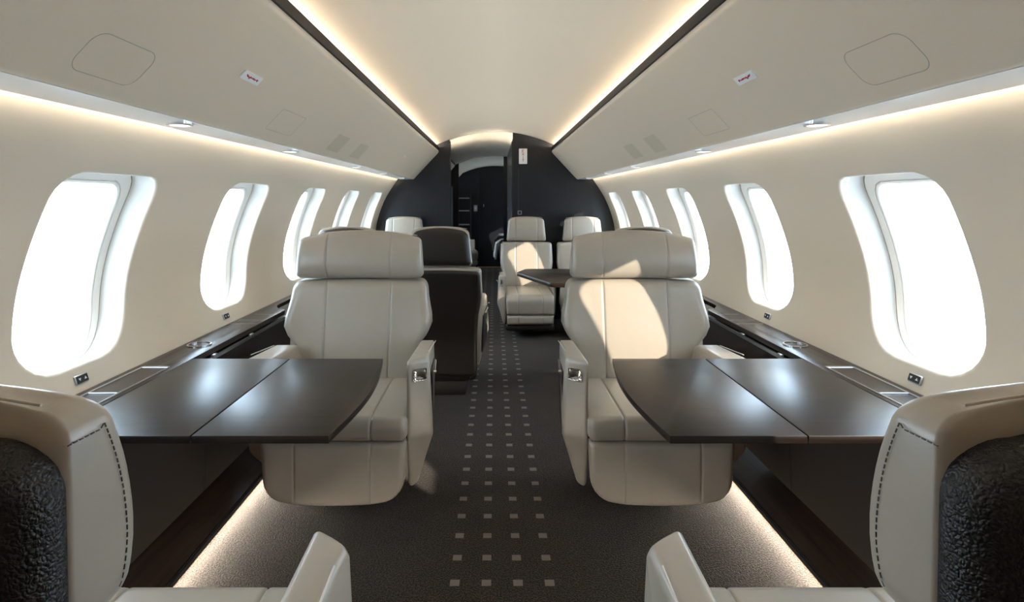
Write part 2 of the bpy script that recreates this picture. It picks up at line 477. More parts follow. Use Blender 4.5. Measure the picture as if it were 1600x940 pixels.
def make_window(side, c, num):
    global MIR
    MIR = side
    def ringset(path):
        mb = MB(); rings = [[surf(c + q[0], TC + q[1] + .65 * max(0, ins - .012), dep) for q in (loop_pt(d, ins) for d in RD)] for ins, dep in path]
        n = len(RD); return mb.add([p for R in rings for p in R], [(j * n + i, j * n + (i + 1) % n, (j + 1) * n + (i + 1) % n, (j + 1) * n + i) for j in range(len(rings) - 1) for i in range(n)])
    o = ringset([(.0102, .011), (.0105, .03), (.0115, .050), (.014, .066), (.0175, .074), (.0185, .0745), (.0188, .080), (.0205, .080), (.021, .0755)]).build('window_%d' % num, 'plastic', recalc=False, angle=50)
    struct(o)
    ringset([(.021, .0755), (.032, .079), (.042, .082), (.0425, .088), (.0442, .088), (.0447, .083), (.049, .085), (.051, .09), (.051, .115)]).build('inner_frame', 'frame_white', o, recalc=False, angle=50)
    mb = MB(); rings = []
    LPq = [loop_pt(d, .050) for d in RD]
    for s in (1, .75, .5, .25, .05): rings.append([surf(c + q[0] * s, TC + .65 * .038 + q[1] * s, .096) for q in LPq])
    n = len(RD)
    mb.add([p for R in rings for p in R], [(j * n + i, j * n + (i + 1) % n, (j + 1) * n + (i + 1) % n, (j + 1) * n + i) for j in range(len(rings) - 1) for i in range(n)] + [tuple(range((len(rings) - 1) * n, len(rings) * n))])
    mb.build('pane', 'glass', o, recalc=False)
    MIR = 1.0
num = 1
for side in (-1, 1):
    for c in WC: make_window(side, c, num); num += 1

# floor
mb = MB(); mb.box((0, (Y0 + YEND) / 2, -.02), (2.3, YEND - Y0 + .2, .04)); fl = struct(mb.build('floor', 'carpet', smooth=False))
# ceiling: arched panel (main cabin), lower ones aft
def ceiling(y0, y1, z0, za=None):
    mb = MB(); n = 36; za = z0 if za is None else za; vs = []
    for y, zz in ((y0, z0), (y1, za)):
        for k in range(n + 1):
            x = -.935 + 1.87 * k / n; vs.append((x, y, ceil_z(x, zz)))
        for k in range(n, -1, -1):
            x = -.935 + 1.87 * k / n; vs.append((x, y, ceil_z(x, zz) + .02))
    N = 2 * (n + 1)
    mb.add(vs, [(i, (i + 1) % N, N + (i + 1) % N, N + i) for i in range(N)])
    vs = []
    for yy in (y0 - .004, y0 + .004):
        for h in (0, .09):
            vs += [(-.935 + 1.87 * k / n, yy, ceil_z(-.935 + 1.87 * k / n, z0) + h) for k in range(n + 1)]
    m = n + 1
    for a_, b_ in ((0, 1), (2, 3), (0, 2), (1, 3)):
        mb.add(vs, [(a_ * m + i, a_ * m + i + 1, b_ * m + i + 1, b_ * m + i) for i in range(n)])
    return struct(mb.build('ceiling', 'ceil'))
ceiling(Y0, YB + .02, 1.902); ceiling(YB + .02, 8.3, 1.897, 1.850); ceiling(8.3, YEND, 1.838, 1.82)
# rear wall behind the camera
mb = MB(); mb.box((0, Y0 - .02, .95), (2.6, .04, 2.0)); struct(mb.build('wall_rear', 'wood_v', smooth=False))

# ------------------------------------------------------------------ overhead bins
def bin_face(u):      # point on the sloping bin face, u 0 (top) .. 1 (bottom); x positive side
    return (.600 + .230 * u, 1.660 - .2455 * u)
BN = Vector((-.2455, 0, -.230)).normalized()     # inward normal of that face
def bp(u, y, off=0.0):
    x, z = bin_face(u); return (x + BN.x * off, y, z + BN.z * off)
def rr_loop(u0, u1, y0, y1, r, off, n=6):
    L = sqrt(.230 ** 2 + .2455 ** 2)
    pts = rpoly([(u0 * L, y0, r), (u1 * L, y0, r), (u1 * L, y1, r), (u0 * L, y1, r)], n)
    return [bp(a / L, b, off) for a, b in pts]
def placard_strokes():
    # irregular red lettering, read along the plate, in plate units (0..1 across, -1..1 up)
    return [[(.20, .55), (.26, .1), (.31, -.05), (.30, .45)], [(.31, -.05), (.40, -.05)], [(.40, -.55), (.44, .1), (.47, .35)],
            [(.44, .0), (.56, .0), (.56, .3)], [(.56, 0), (.62, .25), (.66, -.1), (.70, .3)], [(.66, -.1), (.78, -.1), (.80, .2)],
            [(.86, .3), (.90, -.25)], [(.86, .3), (.92, .3), (.90, -.25)]]
for side, sn in ((-1, 'left'), (1, 'right')):
    MIR = side
    for (y0, y1, main) in ((Y0, YB - .002, True), (YB + .045, 8.25, False), (8.36, 10.3, None)):
        lab = ('overhead bin tip in the farthest compartment, %s side' if main is None else 'long cream overhead bin along the %s side of the cabin above the windows' if main else 'short cream overhead bin glimpsed beyond the doorway on the %s side') % sn
        root = empty('overhead_bin', (0, (y0 + y1) / 2, 1.41), lab, 'overhead bin')
        OFFY = -(y0 + y1) / 2
        def bl(mb, name, m, parent=None, **k):
            mb.v = [(v[0], v[1], v[2] - 1.41) for v in mb.v]; return mb.build(name, m, parent or root, **k)
        sec = rpoly([(.578, 1.716, .004), (.574, 1.690, .022), (.600, 1.660, .03), (.830, 1.4145, .022), (.895, 1.4145, 0), (.895, 1.445, 0), (.86, 1.53, .02), (.70, 1.66, .02), (.645, 1.722, 0)], 6)
        bl(MB().prism_y(sec, y0, y1), 'bin_body', 'bin', angle=40)
        und = [(.834, 1.4142), (.962, 1.4125), (.966, 1.4165), (.962, 1.422), (.940, 1.452), (.925, 1.462), (.88, 1.462), (.88, 1.425), (.84, 1.4185)]
        bl(MB().prism_y(und, y0, y1), 'underside_panel', 'bin_gloss', angle=30)
        bl(MB().prism_y([(.568, 1.7065), (.5775, 1.7065), (.5795, 1.7425), (.570, 1.7425)], y0, y1), 'edge_trim', 'trim')
        mbl = MB(); mbl.box((.638, (y0 + y1) / 2, 1.7335), (.004, y1 - y0 - .02, .013)); bl(mbl, 'cove_light_strip', 'led' if main else 'led_aft_fill' if main is False else 'led_far_fill', smooth=False)  # strips beyond the doorway are unseen, added as fill light there
        w = Matrix.Rotation(radians(-48), 3, 'Y'); mbl = MB(); mbl.box((.9555, (y0 + y1) / 2, 1.4455), (.014, y1 - y0 - .02, .003), rot=Matrix.Rotation(radians(36), 3, 'Y'))
        bl(mbl, 'wall_wash_strip', 'led_wall', smooth=False)
        if main:
            for (u0, u1, a, b, r, t) in ((.595, .875, 1.06, 1.25, .03, .0009), (.59, .865, 1.98, 2.22, .008, .0007)):
                bl(MB().tube(rr_loop(u0, u1, a, b, r, -.0002), t, 6, True), 'access_panel', 'seam_dark')
            for (a, b) in ((2.715, 2.91), (3.15, 3.35)):
                lo = rr_loop(.60, .893, a, b, .004, -.001, 3); hi = rr_loop(.60, .893, a, b, .004, .0008, 3); n = len(lo)
                bl(MB().add(lo + hi, [tuple(range(n, 2 * n))] + [(i, (i + 1) % n, n + (i + 1) % n, n + i) for i in range(n)]), 'speaker_grille', 'grille')
            lo = rr_loop(.46, .495, 4.485, 4.515, .002, -.001, 2); hi = rr_loop(.46, .495, 4.485, 4.515, .002, .003, 2); n = len(lo)
            bl(MB().add(lo + hi, [tuple(range(n, 2 * n))] + [(i, (i + 1) % n, n + (i + 1) % n, n + i) for i in range(n)]), 'sensor_plate', 'white')
        OFFY = 0
    # placard with red lettering on the bin face
    x, z = bin_face(.45); root = empty('placard', (side * x, 1.638, z), 'white placard with red lettering on the %s overhead bin' % sn, 'placard', 'red-lettered placards on the bins')
    L = sqrt(.230 ** 2 + .2455 ** 2)
    def lp(a, b, off):   # a along y -.06...06, b across face (+ = up the face)
        p = Vector((-.230 / L * b + BN.x * off, a, .2455 / L * b + BN.z * off)); return p
    w, h = .058, .0135
    vs = [lp(*q, o_) for o_ in (.0, .004) for q in ((-w, -h), (w, -h), (w, h), (-w, h))]
    MB().add(vs, [(0, 1, 2, 3), (4, 5, 6, 7), (0, 1, 5, 4), (1, 2, 6, 5), (2, 3, 7, 6), (3, 0, 4, 7)]).build('plate', 'placard', root, smooth=False)
    mb = MB()
    for st in placard_strokes(): mb.tube([lp((q[0] - .57) * .102, q[1] * .0088, .0046) for q in st], .0017, 5)
    mb.build('lettering', 'red', root)
    # reading lights in the underside
    names = ('nearest', 'second nearest', 'third', 'fourth', 'farthest')
    for k, y in enumerate((1.6, 2.47, 3.64, 4.53, 5.45)):
        root = empty('reading_spotlight', (side * .885, y, 1.4135), '%s small round reading light under the %s overhead bin' % (names[k], sn), 'reading light', 'reading lights under the bins')
        MB().ring((0, 0, -.006), .034, .026, .0075, 28).build('rim', 'chrome', root)
        MB().cyl((0, 0, -.001), .0265, .003, 24).build('lens', 'lens', root)
    MIR = 1.0

# ------------------------------------------------------------------ lower side: kick, dado, ledge
ZL = .66
for side, sn in ((-1, 'left'), (1, 'right')):
    MIR = side; ye = 2.93
    kick = [(.995, .036), (1.062, .150), (1.069, .150), (1.069, .0), (1.03, .0), (1.03, .034)]
    struct(MB().prism_y(kick, Y0, ye).build('baseboard_%s' % sn, 'wood', smooth=False))
    mb = MB(); mb.prism_y([(.985, .029), (.998, .029), (1.000, .040), (.990, .040)], Y0, ye); mb.prism_y([(.9935, .040), (.9985, .040), (.9995, .044), (.9955, .044)], Y0, ye)
    struct(mb.build('trim_%d' % (1 if side < 0 else 2), 'black', smooth=False))
    mb = MB(); mb.box((1.010, (Y0 + ye) / 2, .0235), (.004, ye - Y0 - .02, .016)); o = mb.build('floor_light_strip', 'led_floor', smooth=False)
    tag(o, 'warm glowing light strip at carpet level below the %s side panels' % sn, 'light strip')
    # dado: leather panels with a sewn double seam
    dado = [(1.060, .152), (1.052, .35), (1.046, .612), (1.10, .612), (1.085, .152)]
    d = struct(MB().prism_y(dado, Y0, ye).build('trim_%d' % (3 if side < 0 else 4), 'panel_dark', smooth=False))
    mb = MB()
    for ys in (2.075, 2.088, .9, .913):
        mb.tube([(1.0595, ys, .155), (1.0515, ys, .35), (1.0455, ys, .61)], .0012, 5)
    mb.build('seam', 'piping' if False else 'slot', d)
    # ledge
    root = empty('side_ledge', (side * 1.11, 1.0, ZL), 'dark walnut side ledge running below the %s windows' % sn, 'ledge')
    OFFY = -1.0
    def bl(mb, name, m, parent=None, **k):
        mb.v = [(v[0] - 1.11, v[1], v[2] - ZL) for v in mb.v]; return mb.build(name, m, parent or root, **k)
    wx = wall_x(ZL) - .002
    out = [(1.044, Y0), (wx, Y0), (wx, YB - .01), (1.135, YB - .01)] + [(1.135, 2.99), (1.128, 2.955)] + \
          [(1.10, 2.90), (1.095, 2.885), (1.082, 2.872), (1.062, 2.872), (1.050, 2.860), (1.044, 2.840)]
    ledge_top = bl(MB().prism_z(out, ZL - .022, ZL, .002), 'ledge_top', 'wood', angle=25)
    bl(MB().prism_y([(1.030, .622), (1.040, .622), (1.040, .633), (1.030, .633)], 1.97, 2.93), 'metal_rail', 'steel', smooth=False)
    for yy in (2.10, 2.42):
        mb = MB(); mb.box((1.032, yy, .636), (.012, .03, .012), .003); bl(mb, 'clip', 'steel')
    # tray recess: a shallow framed tray let into the ledge
    tr = MB(); xa, xb, ya, yb_ = 1.062, 1.148, 1.20, 1.862
    for c, dd in (((xa, (ya + yb_) / 2), (.004, yb_ - ya)), ((xb, (ya + yb_) / 2), (.007, yb_ - ya)), (((xa + xb) / 2, yb_), (xb - xa, .016)), (((xa + xb) / 2, ya), (xb - xa, .008)), (((xa + xb) / 2, 1.61), (xb - xa - .006, .006))):
        tr.box((c[0], c[1], ZL + .0015), (dd[0], dd[1], .004), .0008, 1)
    tf = bl(tr, 'tray_frame', 'steel', smooth=False)
    mb = MB(); mb.box(((xa + xb) / 2, (ya + yb_) / 2, ZL + .0004), (xb - xa, yb_ - ya, .0012)); bl(mb, 'tray_base', 'wood', smooth=False)
    bl(MB().ring((1.112, 2.15, ZL - .001), .043, .0365, .006, 36), 'cup_holder_rim', 'chrome')
    mb = MB(); mb.cyl((1.112, 2.15, ZL + .0003), .037, .002, 36); bl(mb, 'cup_holder_lid', 'wood')
    for yy, x0_, x1_ in ((2.52, 1.05, 1.165), (2.60, 1.055, 1.165), (2.735, 1.06, 1.15)):
        mb = MB(); mb.box(((x0_ + x1_) / 2, yy, ZL + .0003), (x1_ - x0_, .004, .0012)); bl(mb, 'inlay', 'steel', smooth=False)
    OFFY = 0
    # window shade switches
    for k, c in ((3, WC[1] - .02), (4, WC[2] - .06)):
        zc = .692; x, z = prof_at(t_of_z(zc)); n = prof_n(t_of_z(zc)); ang = math.atan2(n[1], n[0])
        root = empty('shade_switch', (side * (x - .001), c, zc), 'small black shade switch under the %s window on the %s' % ('nearest' if k == 3 else 'second', sn), 'switch', 'window shade switches')
        R = Matrix.Rotation(-ang, 3, 'Y'); f = Vector((-n[0], 0, -n[1]))
        mb = MB(); mb.box(f * .002, (.006, .050, .026), .002, 1, R); mb.build('bezel', 'steel', root)
        mb = MB(); mb.box(f * .0045, (.004, .044, .021), .001, 1, R); mb.build('button_plate', 'black', root)
        mb = MB()
        for yo, sg in ((-.011, -1 if side < 0 else 1), (.011, 1 if side < 0 else -1)):
            u = Vector((-n[1], 0, n[0])); b0 = f * .0068
            P = [b0 + Vector((0, yo - .005, 0)) - u * .0035 * sg, b0 + Vector((0, yo + .005, 0)) - u * .0035 * sg, b0 + Vector((0, yo, 0)) + u * .0045 * sg]
            mb.add(P + [p - f * .001 for p in P], [(0, 1, 2), (3, 4, 5), (0, 1, 4, 3), (1, 2, 5, 4), (2, 0, 3, 5)])
        mb.build('arrow_marks', 'white', root, smooth=False)
    MIR = 1.0

# ------------------------------------------------------------------ club tables
for side, sn in ((-1, 'left'), (1, 'right')):
    MIR = side
    root = empty('club_table', (side * .72, 1.64, ZL), 'folding dark walnut table between the two cream club seats on the %s' % sn, 'table', 'fold-out club tables')
    OFFY = -1.64
    def bl(mb, name, m, parent=None, **k):
        mb.v = [(v[0] - .72, v[1], v[2] - ZL) for v in mb.v]; return mb.build(name, m, parent or root, **k)
    ya, yb_ = 1.322, 1.968
    inner = [(.707, ya), (.707, yb_)] + [(.392 - .030 * sin(pi * (k / 16)) , yb_ + (ya - yb_) * k / 16) for k in range(17)]
    bl(MB().prism_z(inner, ZL - .018, ZL, .0012), 'table_leaf', 'wood_x', angle=30)
    outer = [(.711, ya), (1.0415, ya), (1.0415, yb_), (.711, yb_)]
    bl(MB().prism_z(outer, ZL - .018, ZL, .0012), 'table_leaf', 'wood_x', angle=30)
    for yy in (1.42, 1.86): mb = MB(); mb.box((.709, yy, ZL - .0195), (.05, .02, .004), .001, 1); bl(mb, 'hinge', 'steel')
    mb = MB(); mb.box((.90, 1.645, ZL - .026), (.28, .06, .016), .003, 1); mb.box((1.036, 1.645, ZL - .03), (.018, .30, .022), .003, 1); bl(mb, 'support_arm', 'black')
    OFFY = 0; MIR = 1.0

# ------------------------------------------------------------------ seats
def stitch_line(mb, pts, step=.0062, w=.00062, l=.0040):
    """row of thread dashes along a polyline"""
    P = [Vector(p) for p in pts]; cum = [0.0]
    for a, b in zip(P, P[1:]): cum.append(cum[-1] + (b - a).length)
    def at(d):
        for i in range(len(P) - 1):
            if d <= cum[i + 1] or i == len(P) - 2:
                k = (d - cum[i]) / max(cum[i + 1] - cum[i], 1e-9); return P[i].lerp(P[i + 1], min(max(k, 0), 1))
    t = 0.0
    while t + l <= cum[-1]:
        mb.tube([at(t), at(t + l)], w, 4); t += step

def make_seat(p, hand, name, loc, label, group, rz=0.0):
    global MIR, OFFY
    root = empty(name, loc, label, 'armchair', group, rz)
    MIR = hand; OFFY = -.3
    c = p['bc']
    # ---- cushion
    yb = p['back_y'][0] + .05
    zt, zb, yf0 = p['cz'][1], p['cz'][0], p['cy']
    prof = rpoly([(yf0, zb, .03), (yf0 - .012, zt - .012, p['cr']), (yb, zt - .012, .02), (yb, zb, .01)], 9)
    x0, x1 = p['cx']; xm = (x0 + x1) / 2
    extrude_x(prof, x0, x1, .022, [xm - p['seam_c'], xm + p['seam_c']], nx=10).build('seat_cushion', 'leather', root, angle=0)
    # ---- leg rest
    z0, z1 = p['lz']; hw = (x1 - x0) / 2 - .002
    tap = lambda z: hw - p['ltap'] * (z1 - z) / (z1 - z0)
    g = corner(tap, z0, z1, p['lr'], .012)
    pillow(z0, z1, lambda z: xm - g(z), lambda z: xm + g(z), lambda z: yf0 + p['lslope'] * (z1 - z), .07, .022, .022,
           [xm - p['seam_c'], xm + p['seam_c']], .0035, 0, p['larch'], .004).build('leg_rest', 'leather', root, angle=0)
    # ---- base
    mb = MB(); bw = p['bw']
    mb.box((0, .40, .045), (bw * 2 - .06, .26, .09), .012); mb.box((0, .33, (.085 + zb) / 2), (bw * 2, .42, zb - .09), .02)
    mb.build('base', 'leather_dark', root)
    if p['skirt']:
        mb = MB(); mb.box((xm, .22, p['skirt'][0] / 2 + p['skirt'][1] / 2), (x1 - x0 + .02, .50, p['skirt'][1] - p['skirt'][0]), .025, 3); mb.build('skirt', 'leather_dark', root)
    # ---- backrest
    z0, z1 = p['bz']; ya, yt = p['back_y']
    hwf = lerp_tab(p['bw_tab']); g = corner(hwf, z0, z1, .02, p['brad'])
    yfun = lambda z: ya + (yt - ya) * (z - z0) / (z1 - z0)
    def bol(x, z, u):
        e = max(0, abs(2 * u - 1) - .62) / .38
        k = max(0, min(1, (z - .56) / .1)) * max(0, min(1, (.84 - z) / .16))
        return -.022 * e * e * k * (1 if p['bolster'] else 0)
    back = pillow(z0, z1, lambda z: c - g(z), lambda z: c + g(z), yfun, p['bt'], .035, .030, [c - p['seam_b'], c + p['seam_b']], .006,
                  .006, 0, .006, ryb=.02, bolster=bol).build('backrest', 'leather', root, angle=0)
    # dark back shell, reaching down behind the seat
    sb = corner(lambda z: hwf(max(z, z0 + .01)) - p['shin'], p['shell_z'], z1 - .016, .03, .03)
    ysh = lambda z: (yfun(max(z, z0)) + p['bt'] - .012) if z > z0 else (ya + p['bt'] - .012)
    pillow(p['shell_z'], z1 - .016, lambda z: c - sb(z), lambda z: c + sb(z), ysh, .03, .025, .004, ryb=.018, arch=.006).build('back_shell', p['dark'], root, angle=0)
    # ---- headrest
    h0, h1 = p['hz']; hh = p['hw']
    gq = corner(lambda z: hh - p['htap'] * (z - h0) / (h1 - h0), h0, h1, .022, p['hrad'])
    hb = p['hy']
    fy = lambda z: hb + p['hcurve'] * max(0, (z - h0 - .06) / (h1 - h0 - .06)) ** 2 + .02 * max(0, (h0 + .06 - z) / .06) ** 2
    by = lambda z: hb + p['ht'] - .01 * (z - h0) / (h1 - h0)
    head = pillow(h0, h1, lambda z: c - gq(z), lambda z: c + gq(z), fy, p['ht'], .028, .022, [c - p['seam_b'], c + p['seam_b']], .005,
                  p['harch'], 0, .004, ryb=.008, yb=lambda z: by(z) - p['pdep']).build('headrest', 'leather', root, angle=0)
    pin = p['pin']; ph = h1 - p['ptop']
    gi = corner(lambda z: hh - pin - p['htap'] * (z - h0) / (h1 - h0), h0 + .006, ph, .02, .05)
    pillow(h0 + .006, ph, lambda z: c - gi(z), lambda z: c + gi(z), lambda z: by(z) - p['pdep'] - .004, .03, .038, .002, ryb=p['pdep'] + .006, arch=p['harch'] * .9,
           yb=lambda z: by(z) + .012).build('back_panel', p['dark_head'], head, angle=0)
    for sg in (-1, 1):
        mb = MB(); pts = [];
        for k in range(25):
            z = h0 + .014 + (h1 - p['harch'] - .022 - h0 - .014) * k / 24
            pts.append((c + sg * (gq(z) + .0004), fy(z) + .0265, z))
        zt_ = pts[-1][2] - .004
        for k in range(1, 10):
            t = k / 9; pts.append((c + sg * (gq(zt_) + .0006), pts[24][1] + (by(zt_) - .020 - pts[24][1]) * t, zt_ + .002 * t))
        stitch_line(mb, pts); mb.build('stitching', 'stitch', head)
    mb = MB()
    top = []
    for k in range(33):
        u = .04 + .92 * k / 32; x = c + (2 * u - 1) * gq(h1 - .03); cc = (2 * u - 1) ** 2
        top.append((x, (fy(h1) + by(h1)) / 2 + .005, h1 - p['harch'] * cc + .0011))
    mb.tube(top, .0013, 6); mb.build('piping', 'piping', head)
    # ---- armrests
    def arm(x0, x1, inner_sign, front_set, latch):
        yA, yE = (0.0 if latch else p['wfront']), p['arm_len']; z0a, z1a = p['az']
        if not latch: z0a += .04; z1a -= .02
        def sx(y): return 0.0
        def odx(z, y): return inner_sign * (max(.024 * min(1, max(0, (z - (z1a - .075)) / .075)) ** 1.6, .036 * max(0, y - yA) / .46) + .055 * max(0, (z0a + .20 - z) / .20) ** 1.8) if latch else 0.0
        def warp(x, y, z):
            t = (x - x0) / (x1 - x0)
            if inner_sign > 0: t = 1 - t        # t: 0 at the inner face, 1 outside
            k = max(0, 1 - (y - yA) / .25)
            y2 = y + front_set * t * k
            z2 = z + .05 * t * t * max(0, 1 - (z - z0a) / .30) ** 1.5
            return (x + t * t * odx(z, y), y2, z2)
        pr = rpoly([(yA + .045, z0a, .05), (yA, z0a + .20, .15), (yA, z1a - .005, .018), (yE - .06, z1a - .026, .05), (yE, z1a - .12, .05), (yE - .02, z0a + .06, .06)], 7)
        o = extrude_x(pr, x0, x1, .014, warp=warp, nx=8).build('armrest', 'leather', root, angle=0)
        # dark side panel set into the outer face
        xo = x0 if inner_sign > 0 else x1
        zp1 = z1a - p['light_lip']
        pr2 = rpoly([(yA + .085 + front_set, z0a + .15, .03), (yA + .065 + front_set, zp1 - .002, .02), (yE - .07, zp1 - .02, .02), (yE - .07, z0a + .12, .04)], 5)
        xs = (xo - .003, xo + .006)
        extrude_x(pr2, xs[0], xs[1], .0025, nx=2, warp=lambda x, y, z: (x + odx(z, y), y, z)).build('side_panel', 'leather_dark', o, angle=0)
        mb = MB(); xt = xo + inner_sign * (.0235 if latch else -.0005)
        mb.tube([(xt + sx(q), q, h) for q, h in ((yA + .06 + front_set, z1a - .0045), (yE - .08, z1a - .027))], .0018, 6)
        mb.build('piping', 'piping', o)
        if latch:
            xm_ = (x0 + x1) / 2; a = math.atan2(front_set, (x1 - x0)) * (1 if inner_sign < 0 else -1)
            # face: from the inner edge backwards to the outer edge
            R = Matrix.Rotation(a, 3, 'Z'); nrm = R @ Vector((0, -1, 0))
            # local z of latch
            zc = z1a - p['latch_z']; yc = yA + front_set * .5 * .985
            ctr = Vector((xm_, yc, zc)); w, h = p['latch']
            lo = [ctr + R @ Vector((q[0], 0, q[1])) for q in rpoly([(-w, -h, .007), (w, -h, .007), (w, h, .007), (-w, h, .007)], 5)]
            li = [ctr + R @ Vector((q[0], 0, q[1])) for q in rpoly([(-w * .82, -h * .74, .005), (w * .82, -h * .74, .005), (w * .82, h * .74, .005), (-w * .82, h * .74, .005)], 5)]
            n = len(lo); vs = [v - nrm * .003 for v in lo] + [v + nrm * .0035 for v in lo] + [v + nrm * .0035 for v in li] + [v - nrm * .002 for v in li]
            MB().add(vs, [(q * n + i, q * n + (i + 1) % n, (q + 1) * n + (i + 1) % n, (q + 1) * n + i) for q in range(3) for i in range(n)]).build('control_bezel', 'chrome', o)
            # scooped lever inside the bezel
            mb = MB(); g_ = 10; vs = []
            for j in range(g_ + 1):
                for i in range(g_ + 1):
                    u, v = i / g_ * 2 - 1, j / g_ * 2 - 1
                    vs.append(ctr + R @ Vector((u * w * .80, 0, v * h * .72)) + nrm * (.0025 - .006 * (1 - u * u) * (1 - v) * .5 * (1 if v > -.2 else 1.0)))
            mb.add(vs, [(j * (g_ + 1) + i, j * (g_ + 1) + i + 1, (j + 1) * (g_ + 1) + i + 1, (j + 1) * (g_ + 1) + i) for j in range(g_) for i in range(g_)]).build('control_lever', 'chrome', o, recalc=False)
            mb = MB(); mb.tube([(xo - inner_sign * .006 + odx(h, q), q, h) for q, h in ((yA + .165, zp1 - .014), (yA + .25, zp1 - .016), (yA + .335, zp1 - .018))], .0055, 10)
            mb.build('recline_handle', 'chrome', o)
            mb = MB(); mb.cyl((xo - inner_sign * .002, yA + .075 + front_set * .6, zp1 + .004), .006, .010, 14, 'X'); mb.build('button', 'chrome', o)
    a0, a1 = p['arm_a']; arm(a0, a1, 1, p['fset'], True)
    a0, a1 = p['arm_w']; arm(a0, a1, -1, p['fset'] * .6, False)
    MIR = 1.0; OFFY = 0
    return root

CLUB = dict(larch=.016, shin=.012, bc=.022, back_y=(.405, .49), cz=(.372, .468), cy=-.035, cr=.085, cx=(-.262, .244), seam_c=.131, lz=(.148, .372), ltap=.012, lr=.075, lslope=.02,
            bw=.17, skirt=None, bz=(.40, .858), bw_tab=[(.40, .262), (.598, .266), (.640, .302), (.672, .312), (.80, .293), (.858, .284)], brad=.03, bt=.13, seam_b=.138, bolster=True,
            shell_z=.14, dark='leather_dark', dark_head='leather_pebble', pin=.001, ptop=.020, pdep=.024, hz=(.862, 1.066), hw=.274, htap=.010, hrad=.028, hy=.470, ht=.122, hcurve=.05, harch=.026,
            arm_a=(-.345, -.258), arm_w=(.246, .345), az=(.165, .648), arm_len=.46, fset=.055, wfront=.06, light_lip=.078, latch=(.026, .0215), latch_z=.060)
LOUNGE = dict(larch=.0, shin=.007, bc=0, back_y=(.46, .545), cz=(.215, .402), cy=-.075, cr=.07, cx=(-.205, .205), seam_c=.105, lz=(.135, .213), ltap=.004, lr=.012, lslope=.0,
              bw=.18, skirt=(.07, .135), bz=(.34, .80), bw_tab=[(.34, .225), (.52, .235), (.60, .252), (.80, .246)], brad=.025, bt=.11, seam_b=.105, bolster=False,
              shell_z=.13, dark='leather_dark', dark_head='leather_dark', pin=.004, ptop=.006, pdep=.016, hz=(.806, 1.042), hw=.192, htap=.022, hrad=.03, hy=.552, ht=.10, hcurve=.02, harch=.016,
              arm_a=(-.285, -.208), arm_w=(.208, .235), az=(.10, .556), arm_len=.48, fset=.035, wfront=.05, light_lip=.07, latch=(.011, .030), latch_z=.075)

g1 = 'cream club seats at the fold-out tables'
s_r = make_seat(CLUB, 1, 'club_armchair', (.575, 2.30, 0), 'cream leather club seat facing us behind the right table, sunlit', g1)
s_l = make_seat(CLUB, -1, 'club_armchair', (-.575, 2.30, 0), 'cream leather club seat facing us behind the left table', g1)
NEAR = dict(CLUB, cy=-.105, cz=(.385, .490))      # seat pan slid forward on its track
make_seat(NEAR, 1, 'club_armchair', (-.577, .692, 0), 'cream club seat turned away in the near left corner, pebbled dark headrest back', g1, pi)
make_seat(NEAR, -1, 'club_armchair', (.566, .692, 0), 'cream club seat turned away in the near right corner, dark headrest back', g1, pi)
g2 = 'slim lounge seats towards the bulkhead'
l_r = make_seat(LOUNGE, 1, 'lounge_armchair', (.30, 5.30, 0), 'slim cream aisle seat facing us beyond the small table', g2)
l_l = make_seat(LOUNGE, -1, 'lounge_armchair', (-.885, 5.30, 0), 'slim cream seat facing us against the bulkhead by the left windows', g2)
copy_tree(l_r, (.845, 5.30, 0), 0, 'slim cream seat facing us beside the bulkhead at the right windows')
copy_tree(l_r, (-.335, 3.78, 0), pi, 'aisle seat turned away showing its whole dark leather back', g2)
copy_tree(l_r, (-.895, 3.78, 0), pi, 'turned-away dark-backed seat by the left windows, only its headrest top showing')
copy_tree(l_l, (.885, 3.78, 0), pi, 'turned-away dark-backed seat by the right windows, only its headrest top showing')
copy_tree(l_l, (-.70, 9.55, 0), radians(60), 'pale seat edge glimpsed deep through the doorway beside the shelves')

# ------------------------------------------------------------------ conference table
root = empty('conference_table', (.60, 3.95, 0), 'dark walnut table with angled corner in front of the far right seats', 'table')
OFFY = -3.95
def bl(mb, name, m, **k):
    mb.v = [(v[0] - .60, v[1], v[2]) for v in mb.v]; return mb.build(name, m, root, **k)
top = rpoly([(.335, 3.49, .04), (.575, 3.49, .03), (.60, 3.77, .04), (1.10, 3.77, .02), (1.10, 4.22, .02), (.215, 4.22, .03), (.145, 4.02, .03)], 5)
bl(MB().prism_z(top, .672, .70, .006), 'tabletop', 'wood_x', angle=30)
mb = MB(); mb.cyl((.74, 4.0, .34), .035, .664, 20); mb.cyl((.74, 4.0, .012), .13, .024, 28, r2=.11); bl(mb, 'pedestal', 'steel')
OFFY = 0

# ------------------------------------------------------------------ front bulkhead and what lies beyond
def section(x0, x1, zc, nx=24, inset=.0):
    """outline of a cross-cabin panel between x0 and x1, under the ceiling and inside the wall"""
    pts = []
    def edge(s):  # wall polyline on side s from floor up to the ceiling
        return [(s * (x - inset), z) for x, z in reversed(DP)]
    lo = [(x0, 0.0)]; 
    xs = [x0 + (x1 - x0) * k / nx for k in range(nx + 1)]
    if x0 < -1.0:
        e = edge(-1); pts += e; start = -.92
    else: pts += [(x0, 0.0)]; start = x0
    end = .92 if x1 > 1.0 else x1
    pts += [(start + (end - start) * k / nx, ceil_z(start + (end - start) * k / nx, zc) - .001) for k in range(nx + 1)]
    if x1 > 1.0: pts += list(reversed(edge(1)))
    else: pts += [(x1, 0.0)]
    out = []
    for q in pts:
        if not out or (abs(q[0] - out[-1][0]) + abs(q[1] - out[-1][1])) > 1e-5: out.append(q)
    return out
DL, DR = -.465, .178
b1 = struct(MB().prism_y(section(-1.2, DL, 1.902), YB, YB + .04).build('wall_front', 'wood_v', smooth=False))
